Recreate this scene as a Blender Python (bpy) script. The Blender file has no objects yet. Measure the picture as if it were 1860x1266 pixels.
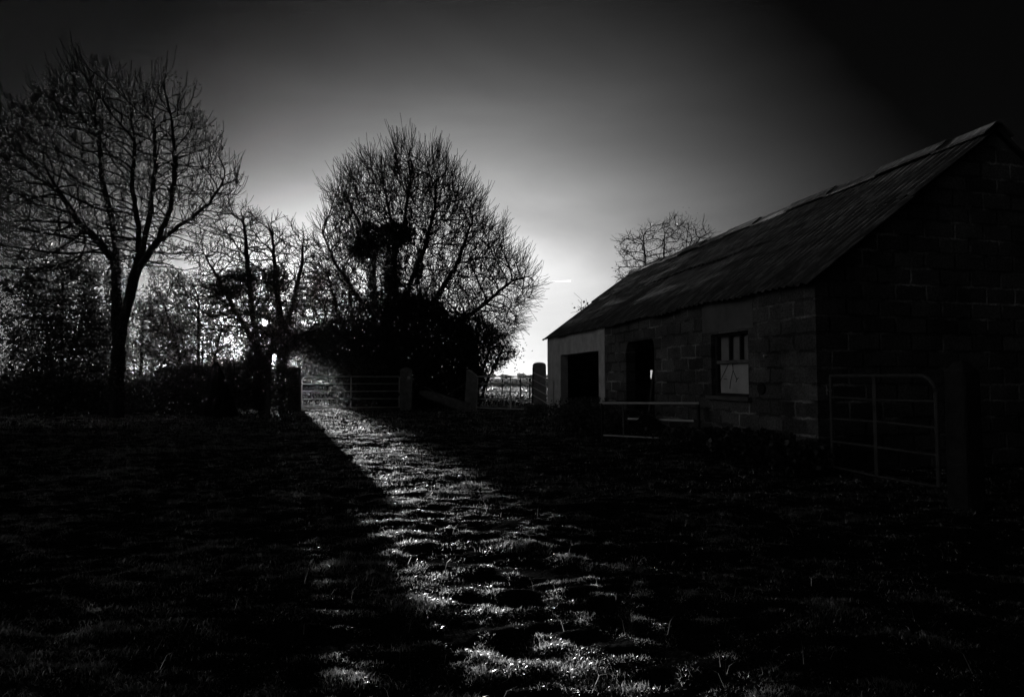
import bpy, math, random
import numpy as np
from mathutils import Vector, Matrix

# ------------------------------------------------------------------ camera, sky, sun, exposure
scene = bpy.context.scene
C = scene.collection
S = 0.83
F_PX = 1098.0
EXPOSURE = 1.6      # exposed for the shade side of the yard
CX, CY = 930.0, 633.0
HORIZON = 686.0
PITCH = math.atan((HORIZON - CY) / F_PX)
CAM_H = 1.3 * S
cam_d = bpy.data.cameras.new('camera')
cam = bpy.data.objects.new('camera', cam_d); C.objects.link(cam)
cam_d.sensor_fit = 'HORIZONTAL'; cam_d.sensor_width = 36.0
cam_d.lens = F_PX / 1860.0 * 36.0
cam_d.clip_start = 0.05; cam_d.clip_end = 20000
cam.location = (0, 0, CAM_H)
cam.rotation_euler = (math.pi / 2 + PITCH, 0, 0)
scene.camera = cam

def ray(x, y):
    dx = (x - CX) / F_PX; dy = -(y - CY) / F_PX
    f = Vector((0, math.cos(PITCH), math.sin(PITCH))); u = Vector((0, -math.sin(PITCH), math.cos(PITCH)))
    return Vector((1, 0, 0)) * dx + f + u * dy
def P(x, y, Z):
    """point at forward distance Z seen at photo pixel x, y"""
    r = ray(x, y)
    return Vector((0, 0, CAM_H)) + r * (Z / r.y)
def G(x, Z):
    """ground point under column x at forward distance Z"""
    return Vector(((x - CX) / F_PX * Z, Z, 0.0))

SUN_DIR = ray(481, 585).normalized()
sun_el = math.asin(SUN_DIR.z)
sun_az = math.atan2(SUN_DIR.x, SUN_DIR.y)

world = bpy.data.worlds.new('World'); scene.world = world
world.use_nodes = True
nt = world.node_tree; nt.nodes.clear()
def N(tree, t, **kw):
    n = tree.nodes.new(t)
    for k, v in kw.items(): setattr(n, k, v)
    return n
def L(tree, a, b): tree.links.new(a, b)
def math_node(tree, op, a, b=None, clamp=False):
    n = N(tree, 'ShaderNodeMath', operation=op, use_clamp=clamp)
    for i, v in enumerate((a, b)):
        if v is None: continue
        if isinstance(v, (int, float)): n.inputs[i].default_value = v
        else: L(tree, v, n.inputs[i])
    return n.outputs[0]
sky = N(nt, 'ShaderNodeTexSky', sky_type='NISHITA')
sky.sun_disc = False
sky.sun_elevation = sun_el
sky.sun_rotation = sun_az
sky.altitude = 50; sky.air_density = 1.0; sky.dust_density = 1.6; sky.ozone_density = 1.0
bw = N(nt, 'ShaderNodeRGBToBW'); L(nt, sky.outputs[0], bw.inputs[0])
# clear winter sky in grey, with the frame's corner vignette put into it: the Nishita luminance, falling
# off with the angle from the bright low quarter of the sky (all in world directions)
tc = N(nt, 'ShaderNodeTexCoord')
def lobe(vec, k0):
    d = N(nt, 'ShaderNodeVectorMath', operation='DOT_PRODUCT'); L(nt, tc.outputs['Generated'], d.inputs[0]); d.inputs[1].default_value = vec
    return math_node(nt, 'EXPONENT', math_node(nt, 'ADD', d.outputs['Value'], k0))
val = math_node(nt, 'MULTIPLY', bw.outputs[0], lobe((0.296, 19.23, 1.09), -20.967))
smn = N(nt, 'ShaderNodeMath', operation='SMOOTH_MIN'); L(nt, val, smn.inputs[0]); smn.inputs[1].default_value = 0.88; smn.inputs[2].default_value = 0.5
val = smn.outputs[0]
# thin cirrus veil, only a few per cent
mp = N(nt, 'ShaderNodeMapping'); L(nt, tc.outputs['Generated'], mp.inputs[0])
mp.inputs['Scale'].default_value = (1.2, 1.2, 4.0); mp.inputs['Rotation'].default_value = (0.0, 0.5, 0.2)
nz = N(nt, 'ShaderNodeTexNoise'); L(nt, mp.outputs[0], nz.inputs['Vector'])
nz.inputs['Scale'].default_value = 2.2; nz.inputs['Detail'].default_value = 5; nz.inputs['Distortion'].default_value = 0.6
veil = math_node(nt, 'MULTIPLY_ADD', nz.outputs[0], 0.8); nt.nodes[-1].inputs[2].default_value = 0.60
val = math_node(nt, 'MULTIPLY', val, veil)
# aureole round the sun, a lobe added out of frame at the left to light the shed wall, and a faint floor
au = lobe(tuple(SUN_DIR * 2600), -2600.0); val = math_node(nt, 'ADD', val, math_node(nt, 'MULTIPLY', au, 2.5))
au2 = lobe(tuple(SUN_DIR * 55), -55.0); val = math_node(nt, 'ADD', val, math_node(nt, 'MULTIPLY', au2, 0.12))
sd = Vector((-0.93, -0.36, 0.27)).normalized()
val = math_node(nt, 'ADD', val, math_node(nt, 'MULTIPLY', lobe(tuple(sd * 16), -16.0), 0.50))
val = math_node(nt, 'MAXIMUM', math_node(nt, 'ADD', val, -0.006), 0.0015)
val = math_node(nt, 'DIVIDE', val, 0.1 * 2 ** EXPOSURE)
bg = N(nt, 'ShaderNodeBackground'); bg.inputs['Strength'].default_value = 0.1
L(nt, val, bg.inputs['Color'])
wo = N(nt, 'ShaderNodeOutputWorld'); L(nt, bg.outputs[0], wo.inputs[0])

sun_d = bpy.data.lights.new('sun', 'SUN'); sun_d.energy = 5.0; sun_d.angle = math.radians(0.5)
sun_d.color = (1, 1, 1)
sun = bpy.data.objects.new('sun', sun_d); C.objects.link(sun)
sun.rotation_euler = (-SUN_DIR).to_track_quat('-Z', 'Y').to_euler()

vs = scene.view_settings
scene.display_settings.display_device = 'sRGB'
vs.view_transform = 'Standard'; vs.look = 'None'; vs.exposure = EXPOSURE; vs.gamma = 1.0
scene.cycles.use_denoising = True
scene.cycles.sample_clamp_indirect = 4.0
scene.cycles.max_bounces = 6

# ------------------------------------------------------------------ helpers
rng = np.random.default_rng(7)

def tag(o, label=None, cat=None, group=None, kind=None):
    if label: o['label'] = label
    if cat: o['category'] = cat
    if group: o['group'] = group
    if kind: o['kind'] = kind
    return o
def thing(name, label, cat, loc=(0, 0, 0), rz=0.0, group=None):
    o = bpy.data.objects.new(name, None); C.objects.link(o)
    o.location = loc; o.rotation_euler = (0, 0, rz); o.empty_display_size = 0.2
    return tag(o, label, cat, group)
def np_mesh(name, V, faces_q=None, faces_t=None, mat=None, parent=None, smooth=False):
    """mesh object from numpy vertices, quads and triangles"""
    me = bpy.data.meshes.new(name)
    V = np.asarray(V, np.float32)
    q = np.zeros((0, 4), np.int32) if faces_q is None else np.asarray(faces_q, np.int32).reshape(-1, 4)
    t = np.zeros((0, 3), np.int32) if faces_t is None else np.asarray(faces_t, np.int32).reshape(-1, 3)
    me.vertices.add(len(V)); me.vertices.foreach_set('co', V.ravel())
    idx = np.concatenate([q.ravel(), t.ravel()])
    me.loops.add(len(idx)); me.loops.foreach_set('vertex_index', idx)
    st = np.concatenate([np.arange(len(q)) * 4, len(q) * 4 + np.arange(len(t)) * 3]).astype(np.int32)
    me.polygons.add(len(st)); me.polygons.foreach_set('loop_start', st)
    if smooth: me.polygons.foreach_set('use_smooth', np.ones(len(st), bool))
    me.update(calc_edges=True); me.validate()
    o = bpy.data.objects.new(name, me); C.objects.link(o)
    if mat: me.materials.append(mat)
    if parent is not None: o.parent = parent
    return o

class MB:
    """collects polygons, builds them as one mesh object"""
    def __init__(s): s.v = []; s.f = []
    def add(s, vs, fs):
        b = len(s.v); s.v += [tuple(v) for v in vs]; s.f += [tuple(i + b for i in f) for f in fs]; return s
    def box(s, c, d, M=None, taper=1.0):
        x, y, z = [k / 2 for k in d]; vs = []
        for sz in (-1, 1):
            k = taper if sz > 0 else 1.0
            for sx, sy in ((-1, -1), (1, -1), (1, 1), (-1, 1)):
                v = Vector((sx * x * k, sy * y * k, sz * z))
                if M: v = M @ v
                vs.append(Vector(c) + v)
        return s.add(vs, [(3, 2, 1, 0), (4, 5, 6, 7), (0, 1, 5, 4), (1, 2, 6, 5), (2, 3, 7, 6), (3, 0, 4, 7)])
    def tube(s, pts, r, k=8, r1=None):
        pts = [Vector(p) for p in pts]; n = len(pts); rings = []
        up = Vector((0, 0, 1))
        for i, p in enumerate(pts):
            d = (pts[min(i + 1, n - 1)] - pts[max(i - 1, 0)]).normalized()
            a = d.cross(up)
            if a.length < 0.05: a = d.cross(Vector((0, 1, 0)))
            a.normalize(); b = d.cross(a)
            if i and (a.dot(pa) < 0): a, b = -a, -b
            pa = a
            rr = r if r1 is None else r + (r1 - r) * i / (n - 1)
            rings.append([p + (a * math.cos(t) + b * math.sin(t)) * rr for t in (2 * math.pi * j / k for j in range(k))])
        vs = [v for ring in rings for v in ring]; fs = []
        for i in range(n - 1):
            for j in range(k):
                j2 = (j + 1) % k
                fs.append((i * k + j, i * k + j2, (i + 1) * k + j2, (i + 1) * k + j))
        fs.append(tuple(range(k - 1, -1, -1))); fs.append(tuple((n - 1) * k + j for j in range(k)))
        return s.add(vs, fs)
    def build(s, name, mat, parent=None, bevel=0.0, smooth=False):
        me = bpy.data.meshes.new(name); me.from_pydata(s.v, [], s.f); me.update()
        o = bpy.data.objects.new(name, me); C.objects.link(o); me.materials.append(mat)
        if smooth: me.polygons.foreach_set('use_smooth', [True] * len(me.polygons))
        if bevel:
            m = o.modifiers.new('bevel', 'BEVEL'); m.width = bevel; m.segments = 2; m.limit_method = 'ANGLE'
        if parent is not None: o.parent = parent
        return o

def hash2(i, j, seed):
    h = (i.astype(np.int64) * 374761393 + j.astype(np.int64) * 668265263 + seed * 982451653) & 0x7fffffff
    h = ((h ^ (h >> 13)) * 1274126177) & 0x7fffffff
    h = h ^ (h >> 16)
    return (h & 0xffff) / 65535.0
def vnoise(x, y, seed=0):
    i = np.floor(x); j = np.floor(y); fx = x - i; fy = y - j
    fx = fx * fx * (3 - 2 * fx); fy = fy * fy * (3 - 2 * fy)
    i = i.astype(np.int64); j = j.astype(np.int64)
    a = hash2(i, j, seed); b = hash2(i + 1, j, seed); c = hash2(i, j + 1, seed); d = hash2(i + 1, j + 1, seed)
    return (a * (1 - fx) + b * fx) * (1 - fy) + (c * (1 - fx) + d * fx) * fy

# ------------------------------------------------------------------ materials (black and white photograph: all neutral greys)
def principled(name, lo, hi, rough=0.8, scale=4.0, detail=6, bump=0.0, bump_scale=None, spec=0.3, metal=0.0, coords='Object'):
    m = bpy.data.materials.new(name); m.use_nodes = True; t = m.node_tree
    b = t.nodes['Principled BSDF']
    co = N(t, 'ShaderNodeTexCoord')
    n = N(t, 'ShaderNodeTexNoise'); L(t, co.outputs[coords], n.inputs['Vector'])
    n.inputs['Scale'].default_value = scale; n.inputs['Detail'].default_value = detail; n.inputs['Roughness'].default_value = 0.65
    r = N(t, 'ShaderNodeMapRange'); L(t, n.outputs[0], r.inputs[0])
    r.inputs[1].default_value = 0.3; r.inputs[2].default_value = 0.7; r.inputs[3].default_value = lo; r.inputs[4].default_value = hi
    L(t, r.outputs[0], b.inputs['Base Color'])
    b.inputs['Roughness'].default_value = rough; b.inputs['Specular IOR Level'].default_value = spec; b.inputs['Metallic'].default_value = metal
    if bump:
        n2 = N(t, 'ShaderNodeTexNoise'); L(t, co.outputs[coords], n2.inputs['Vector'])
        n2.inputs['Scale'].default_value = bump_scale or scale * 6; n2.inputs['Detail'].default_value = 6
        bp = N(t, 'ShaderNodeBump'); bp.inputs['Strength'].default_value = bump; bp.inputs['Distance'].default_value = 0.02
        L(t, n2.outputs[0], bp.inputs['Height']); L(t, bp.outputs[0], b.inputs['Normal'])
    return m

def leafy(name, diff, trans, gloss=0.05, rough=0.35, vary=0.5):
    m = bpy.data.materials.new(name); m.use_nodes = True; t = m.node_tree; t.nodes.clear()
    g = N(t, 'ShaderNodeNewGeometry')
    r = N(t, 'ShaderNodeMapRange'); L(t, g.outputs['Random Per Island'], r.inputs[0])
    r.inputs[3].default_value = 1 - vary; r.inputs[4].default_value = 1 + vary
    d = N(t, 'ShaderNodeBsdfDiffuse'); tr = N(t, 'ShaderNodeBsdfTranslucent'); gl = N(t, 'ShaderNodeBsdfGlossy')
    L(t, math_node(t, 'MULTIPLY', r.outputs[0], diff), d.inputs[0])
    L(t, math_node(t, 'MULTIPLY', r.outputs[0], trans), tr.inputs[0])
    gl.inputs[0].default_value = (gloss, gloss, gloss, 1); gl.inputs['Roughness'].default_value = rough
    a1 = N(t, 'ShaderNodeAddShader'); a2 = N(t, 'ShaderNodeAddShader'); o = N(t, 'ShaderNodeOutputMaterial')
    L(t, d.outputs[0], a1.inputs[0]); L(t, tr.outputs[0], a1.inputs[1]); L(t, a1.outputs[0], a2.inputs[0]); L(t, gl.outputs[0], a2.inputs[1])
    L(t, a2.outputs[0], o.inputs[0])
    return m

M_soil = principled('soil', 0.006, 0.022, 1.0, 9.0, bump=0.9, bump_scale=45, spec=0.0)
M_grass = leafy('grass_blade', 0.005, 0.165, 0.21, 0.33, 0.95)
M_bark = principled('bark', 0.012, 0.035, 0.95, 6, bump=0.6, bump_scale=30, spec=0.05)
M_twig = principled('twig', 0.010, 0.025, 0.95, 6, spec=0.03)
M_ivy = leafy('ivy_leaf', 0.025, 0.02, 0.03, 0.35, 0.5)
M_dry = leafy('dry_leaf', 0.02, 0.012, 0.0, 0.5, 0.5)
M_weed = leafy('weed_leaf', 0.05, 0.07, 0.02, 0.4, 0.6)
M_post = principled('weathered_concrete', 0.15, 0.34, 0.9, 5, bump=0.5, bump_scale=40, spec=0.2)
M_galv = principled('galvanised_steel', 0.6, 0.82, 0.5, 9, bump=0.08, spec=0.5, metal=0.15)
M_rust = principled('rusty_steel', 0.08, 0.2, 0.5, 12, bump=0.15, spec=0.4, metal=0.4)
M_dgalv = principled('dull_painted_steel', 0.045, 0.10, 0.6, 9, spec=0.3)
M_dpost = principled('dark_concrete', 0.02, 0.05, 0.9, 5, bump=0.5, bump_scale=40, spec=0.15)  # darker version of the gatepost concrete
M_wood = principled('weathered_timber', 0.10, 0.26, 0.8, 7, bump=0.4, bump_scale=25, spec=0.2)
M_fencewood = principled('dark_fence_timber', 0.03, 0.09, 0.7, 7, bump=0.4, bump_scale=25, spec=0.3)
M_wire = principled('fence_wire', 0.2, 0.3, 0.4, 9, spec=0.5, metal=0.7)
M_render = principled('cement_render', 0.48, 0.84, 0.92, 3.2, detail=9, bump=0.35, bump_scale=60, spec=0.15)
M_pale = principled('pale_painted_board', 0.5, 0.72, 0.7, 3.0, detail=4, bump=0.1, spec=0.3)
M_dark = principled('dark_old_timber', 0.02, 0.05, 0.85, 6, bump=0.3, spec=0.2)
M_roof = principled('lichened_roof_sheet', 0.035, 0.105, 0.85, 2.6, detail=10, bump=0.4, bump_scale=40, spec=0.2)
t_ = M_roof.node_tree; co_ = N(t_, 'ShaderNodeTexCoord'); mp_ = N(t_, 'ShaderNodeMapping'); mp_.inputs['Scale'].default_value = (13, 1.6, 1.6); L(t_, co_.outputs['Object'], mp_.inputs[0])
sn_ = N(t_, 'ShaderNodeTexNoise'); sn_.inputs['Scale'].default_value = 1.6; sn_.inputs['Detail'].default_value = 8; sn_.inputs['Roughness'].default_value = 0.7; L(t_, mp_.outputs[0], sn_.inputs['Vector'])
sr_ = N(t_, 'ShaderNodeMapRange'); L(t_, sn_.outputs[0], sr_.inputs[0]); sr_.inputs[1].default_value = 0.5; sr_.inputs[2].default_value = 0.72; sr_.inputs[3].default_value = 0.0; sr_.inputs[4].default_value = 1.0
mx_ = N(t_, 'ShaderNodeMix', data_type='RGBA'); bs_n = t_.nodes['Principled BSDF']; old_ = bs_n.inputs['Base Color'].links[0].from_socket
L(t_, sr_.outputs[0], mx_.inputs[0]); L(t_, old_, mx_.inputs[6]); mx_.inputs[7].default_value = (0.30, 0.30, 0.30, 1); L(t_, mx_.outputs[2], bs_n.inputs['Base Color'])
M_white = principled('white_enamel', 0.7, 0.85, 0.4, 8, spec=0.4)
M_vapour = leafy('vapour', 0.05, 0.97, 0.0, 0.5, 0.0)

def blockwork(name, axis):
    """concrete blocks with pale smeared mortar, stains and blown patches"""
    m = bpy.data.materials.new(name); m.use_nodes = True; t = m.node_tree; b = t.nodes['Principled BSDF']
    co = N(t, 'ShaderNodeTexCoord'); sp = N(t, 'ShaderNodeSeparateXYZ'); L(t, co.outputs['Object'], sp.inputs[0])
    cb = N(t, 'ShaderNodeCombineXYZ'); L(t, sp.outputs[axis], cb.inputs[0]); L(t, sp.outputs[2], cb.inputs[1])
    wob = N(t, 'ShaderNodeTexNoise'); wob.inputs['Scale'].default_value = 9; wob.inputs['Detail'].default_value = 4
    L(t, co.outputs['Object'], wob.inputs['Vector'])
    ad = N(t, 'ShaderNodeVectorMath', operation='MULTIPLY_ADD'); L(t, wob.outputs['Color'], ad.inputs[0])
    ad.inputs[1].default_value = (0.06, 0.055, 0); L(t, cb.outputs[0], ad.inputs[2])
    br = N(t, 'ShaderNodeTexBrick'); L(t, ad.outputs[0], br.inputs['Vector'])
    br.inputs['Scale'].default_value = 1; br.inputs['Brick Width'].default_value = 0.47; br.inputs['Row Height'].default_value = 0.205
    br.inputs['Mortar Size'].default_value = 0.024; br.inputs['Mortar Smooth'].default_value = 0.7
    br.inputs['Color1'].default_value = (0.085, 0.085, 0.085, 1); br.inputs['Color2'].default_value = (0.17, 0.17, 0.17, 1)
    br.inputs['Mortar'].default_value = (0, 0, 0, 1)
    # mortar: pale only in patches
    pn = N(t, 'ShaderNodeTexNoise'); pn.inputs['Scale'].default_value = 1.7; pn.inputs['Detail'].default_value = 5; L(t, co.outputs['Object'], pn.inputs['Vector'])
    mr = N(t, 'ShaderNodeMapRange'); L(t, pn.outputs[0], mr.inputs[0])
    mr.inputs[1].default_value = 0.47; mr.inputs[2].default_value = 0.70; mr.inputs[3].default_value = 0.07; mr.inputs[4].default_value = 0.55
    fine = N(t, 'ShaderNodeTexNoise'); fine.inputs['Scale'].default_value = 35; fine.inputs['Detail'].default_value = 6; L(t, co.outputs['Object'], fine.inputs['Vector'])
    fr = N(t, 'ShaderNodeMapRange'); L(t, fine.outputs[0], fr.inputs[0]); fr.inputs[1].default_value = 0.3; fr.inputs[2].default_value = 0.7; fr.inputs[3].default_value = 0.55; fr.inputs[4].default_value = 1.35
    mx = N(t, 'ShaderNodeMix', data_type='RGBA'); L(t, br.outputs['Fac'], mx.inputs[0]); L(t, br.outputs['Color'], mx.inputs[6]); L(t, mr.outputs[0], mx.inputs[7])
    mul = N(t, 'ShaderNodeMix', data_type='RGBA', blend_type='MULTIPLY'); mul.inputs[0].default_value = 1
    L(t, mx.outputs[2], mul.inputs[6]); L(t, fr.outputs[0], mul.inputs[7])
    stn = N(t, 'ShaderNodeTexNoise'); stn.inputs['Scale'].default_value = 0.9; stn.inputs['Detail'].default_value = 7; stn.inputs['Roughness'].default_value = 0.7; L(t, co.outputs['Object'], stn.inputs['Vector'])
    srr = N(t, 'ShaderNodeMapRange'); L(t, stn.outputs[0], srr.inputs[0]); srr.inputs[1].default_value = 0.35; srr.inputs[2].default_value = 0.65; srr.inputs[3].default_value = 0.45; srr.inputs[4].default_value = 1.35
    mu2 = N(t, 'ShaderNodeMix', data_type='RGBA', blend_type='MULTIPLY'); mu2.inputs[0].default_value = 1; L(t, mul.outputs[2], mu2.inputs[6]); L(t, srr.outputs[0], mu2.inputs[7])
    L(t, mu2.outputs[2], b.inputs['Base Color']); b.inputs['Roughness'].default_value = 0.92; b.inputs['Specular IOR Level'].default_value = 0.15
    bp = N(t, 'ShaderNodeBump'); bp.inputs['Strength'].default_value = 0.6; bp.inputs['Distance'].default_value = 0.012
    hh = math_node(t, 'SUBTRACT', fine.outputs[0], br.outputs['Fac']); L(t, hh, bp.inputs['Height']); L(t, bp.outputs[0], b.inputs['Normal'])
    return m
M_block = blockwork('blockwork_front', 0)
M_block_gable = blockwork('blockwork_gable', 1)

# ------------------------------------------------------------------ ground
FAR_C = P(995, 612, 21.7 * S); EAVE = FAR_C.z
r_ = ray(1458, 505); NEAR_C = Vector((0, 0, CAM_H)) + r_ * ((EAVE - CAM_H) / r_.z)
SHED_LEN = (Vector((NEAR_C.x, NEAR_C.y)) - Vector((FAR_C.x, FAR_C.y))).length
U = Vector((NEAR_C.x - FAR_C.x, NEAR_C.y - FAR_C.y, 0)).normalized()
V = Vector((-U.y, U.x, 0))
if V.x < 0: V = -V
def shed_sd(x, y):
    """distance along the shed wall and depth behind it"""
    dx = x - FAR_C.x; dy = y - FAR_C.y
    return dx * U.x + dy * U.y, dx * V.x + dy * V.y

def tuss(x, y): return 0.40 * vnoise(x / 0.33, y / 0.16, 2) + 0.35 * vnoise(x / 0.15, y / 0.085, 8) + 0.25 * vnoise(x / 1.1, y / 0.6, 9)
def ground_h(x, y):
    x = np.asarray(x, float); y = np.asarray(y, float)
    d = np.hypot(x, y)
    near = np.clip((45 - d) / 15, 0, 1)
    h = (vnoise(x / 2.6, y / 2.2, 1) - 0.5) * 0.05
    t = tuss(x, y); h2 = np.maximum(t - 0.35, 0) * 0.075
    h3 = (vnoise(x / 0.07, y / 0.05, 3) - 0.5) * 0.022
    h = h * 1.0 + (h2 + h3) * near
    # weedy bank against the shed wall
    s, dd = shed_sd(x, y)
    bank = np.clip(1 - np.abs(dd + 0.5) / 1.3, 0, 1) * np.clip((s - 4.6) / 2.5, 0, 1) * np.clip((SHED_LEN - s) / 3, 0, 1)
    h = h + 0.42 * bank * bank * (0.6 + 0.8 * vnoise(x / 0.8, y / 0.8, 4))
    h = h * np.where((dd > 0.0) & (s > 0) & (s < SHED_LEN) & (dd < 7), 0.1, 1)
    return h - 0.03
def axis_pts(lo, hi, step, far):
    a = list(np.arange(lo, hi, step)); k = step
    while a[-1] < far: k *= 1.18; a.append(a[-1] + k)
    k = step; b = []
    x = lo
    while x > -far: k *= 1.18; x -= k; b.append(x)
    return np.array(b[::-1] + a)
xs = axis_pts(-9, 7, 0.04, 2500)
ys = np.concatenate([axis_pts(1.0, 8, 0.025, 0), axis_pts(8.02, 22, 0.05, 2500)[-1:]])
ys = np.concatenate([[-2500, -900, -300, -100, -30, -10, -3, 0.0, 0.6], np.arange(1.0, 8, 0.025), np.arange(8, 22, 0.05), 22 + np.cumsum(0.05 * 1.18 ** np.arange(55))])
XX, YY = np.meshgrid(xs, ys)
ZZ = ground_h(XX, YY)
nx, ny = len(xs), len(ys)
ii, jj = np.meshgrid(np.arange(nx - 1), np.arange(ny - 1)); a = (jj * nx + ii).ravel()
ground = np_mesh('ground', np.stack([XX.ravel(), YY.ravel(), ZZ.ravel()], 1), np.stack([a, a + 1, a + nx + 1, a + nx], 1), mat=M_soil, smooth=True)
tag(ground, kind='structure')

# ------------------------------------------------------------------ the shed (local x along the yard wall, y into the building)
shed = thing('shed', 'long low blockwork shed with a corrugated roof, dark doorways and a boarded window', 'shed',
             (FAR_C.x, FAR_C.y, 0), math.atan2(U.y, U.x))
HALF = 3.356 * S; DEPTH = 2 * HALF
RIDGE = CAM_H + (HORIZON - 495) / F_PX * (FAR_C.y + V.y * HALF)
def wall_pt(x, y, off=0.0):
    """photo pixel -> (s, z) on the yard wall plane"""
    r = ray(x, y); o = Vector((0, 0, CAM_H)); nrm = V
    t = ((Vector((FAR_C.x, FAR_C.y, 0)) + V * off) - o).dot(nrm) / r.dot(nrm)
    p = o + r * t
    return (p - Vector((FAR_C.x, FAR_C.y, 0))).dot(U), p.z
def holed_wall(name, s0, s1, z0, z1, holes, y0, y1, mat, parent):
    """straight wall with rectangular openings, thickness y0..y1"""
    ss = sorted({s0, s1, *[h[0] for h in holes], *[h[1] for h in holes]}); zs = sorted({z0, z1, *[h[2] for h in holes], *[h[3] for h in holes]})
    ss = [s for s in ss if s0 <= s <= s1]; zs = [z for z in zs if z0 <= z <= z1]
    def solid(i, j):
        if i < 0 or j < 0 or i >= len(ss) - 1 or j >= len(zs) - 1: return False
        cs = (ss[i] + ss[i + 1]) / 2; cz = (zs[j] + zs[j + 1]) / 2
        return not any(h[0] < cs < h[1] and h[2] < cz < h[3] for h in holes)
    m = MB()
    for i in range(len(ss) - 1):
        for j in range(len(zs) - 1):
            if not solid(i, j): continue
            a, b, c, d = ss[i], ss[i + 1], zs[j], zs[j + 1]
            m.add([(a, y0, c), (b, y0, c), (b, y0, d), (a, y0, d)], [(0, 1, 2, 3)])
            m.add([(a, y1, c), (b, y1, c), (b, y1, d), (a, y1, d)], [(3, 2, 1, 0)])
            if not solid(i - 1, j): m.add([(a, y0, c), (a, y1, c), (a, y1, d), (a, y0, d)], [(3, 2, 1, 0)])
            if not solid(i + 1, j): m.add([(b, y0, c), (b, y1, c), (b, y1, d), (b, y0, d)], [(0, 1, 2, 3)])
            if not solid(i, j - 1): m.add([(a, y0, c), (b, y0, c), (b, y1, c), (a, y1, c)], [(3, 2, 1, 0)])
            if not solid(i, j + 1): m.add([(a, y0, d), (b, y0, d), (b, y1, d), (a, y1, d)], [(0, 1, 2, 3)])
    return m.build(name, mat, parent)
TH = 0.2
WT = EAVE - 0.02
sA = wall_pt(1099, 650)[0]                      # end of the rendered bay
d1a, d1t = wall_pt(1019, 645); d1b, d1t2 = wall_pt(1088, 637)
d2a, d2t = wall_pt(1137, 622); d2b, _ = wall_pt(1188, 622)
w_a, w_b1 = wall_pt(1293, 718); w_b, w_t = wall_pt(1358, 600)
d1t = (d1t + d1t2) / 2
w_bot = w_b1
holed_wall('rendered_wall', 0, sA, -0.2, WT, [(d1a, d1b, -0.3, d1t)], -0.012, TH, M_render, shed)
holed_wall('block_wall', sA, SHED_LEN, -0.2, WT, [(d2a, d2b, -0.3, d2t), (w_a, w_b, w_bot, w_t)], 0.0, TH, M_block, shed)
holed_wall('back_wall', TH, SHED_LEN - TH, -0.2, WT, [], DEPTH - TH, DEPTH, M_block, shed)
def gable(name, s0, s1, mat):
    t = (RIDGE - 0.05 - WT)
    ring = [(0.003, -0.2), (DEPTH - 0.003, -0.2), (DEPTH - 0.003, WT), (HALF, WT + t), (0.003, WT)]
    m = MB(); n = len(ring)
    m.add([(s0, y, z) for y, z in ring] + [(s1, y, z) for y, z in ring],
          [tuple(range(n)), tuple(range(2 * n - 1, n - 1, -1))] + [(i, i + n, (i + 1) % n + n, (i + 1) % n) for i in range(n)])
    return m.build(name, mat, shed)
gable('gable_wall', SHED_LEN, SHED_LEN + TH, M_block_gable)
r = ray(1186, 680); o_ = Vector((0, 0, CAM_H)) - Vector((FAR_C.x, FAR_C.y, 0)); q_ = o_ + r * (-(o_.dot(U)) / r.dot(U)); hv, hz = q_.dot(V), q_.z
fg = holed_wall('far_gable_wall', 0.003, DEPTH - 0.003, -0.2, WT, [(hv - 0.18, hv + 0.22, hz - 0.14, hz + 0.13)], -TH + 0.004, -0.004, M_block, shed); fg.rotation_euler = (0, 0, math.pi / 2)
MB().add([(x_, y_, z_) for x_ in (0.006, TH - 0.006) for y_, z_ in ((0.003, WT), (DEPTH - 0.003, WT), (HALF, RIDGE - 0.05))], [(0, 1, 2), (5, 4, 3), (0, 3, 4, 1), (1, 4, 5, 2), (2, 5, 3, 0)]).build('gable_peak', M_block_gable, fg).matrix_parent_inverse = Matrix.Rotation(-math.pi / 2, 4, 'Z')

def roof_sheet(side):
    """two courses of corrugated sheet on one slope"""
    pitch = 0.146; amp = 0.016; m_v = []; m_q = []; base = 0
    s_lo, s_hi = -0.10, SHED_LEN + TH + 0.06
    ns = int((s_hi - s_lo) / pitch * 6); s = np.linspace(s_lo, s_hi, ns + 1)
    slope = math.atan2(RIDGE - EAVE, HALF); Ls = math.hypot(RIDGE - EAVE, HALF)
    for k, (a, b, lift) in enumerate(((-0.14, Ls * 0.52 + 0.1, 0.0), (Ls * 0.52, Ls, 0.022))):
        for lay in (0, 1):
            rows = np.linspace(a, b, 5)
            for t in rows:
                wob = 0.012 * np.sin(s * 0.9 + k * 2) + 0.01 * np.sin(s * 2.3 + t)
                h = amp * np.sin(2 * np.pi * s / pitch) + lift + wob + (0.008 if lay == 0 else 0.0)
                ed = 0.012 * np.sin(s * 5.3 + k) * (1 if t in (rows[0],) else 0) + 0.035 * (np.floor(s / 1.0 + k * 0.5) % 2) * (1 if t == rows[0] else 0)
                y = (t - ed) * math.cos(slope) - h * math.sin(slope); z = EAVE + (t - ed) * math.sin(slope) + h * math.cos(slope)
                if side: y = DEPTH - y
                m_v.append(np.stack([s, y, z], 1))
            for r in range(4):
                o = base + r * (ns + 1); i = np.arange(ns) + o
                m_q.append(np.stack([i, i + 1, i + ns + 2, i + ns + 1], 1))
            base += 5 * (ns + 1)
    return np.concatenate(m_v), np.concatenate(m_q)
va, qa = roof_sheet(0); vb, qb = roof_sheet(1)
roof = np_mesh('roof', np.concatenate([va, vb]), np.concatenate([qa, qb + len(va)]), mat=M_roof, parent=shed, smooth=True)
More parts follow.
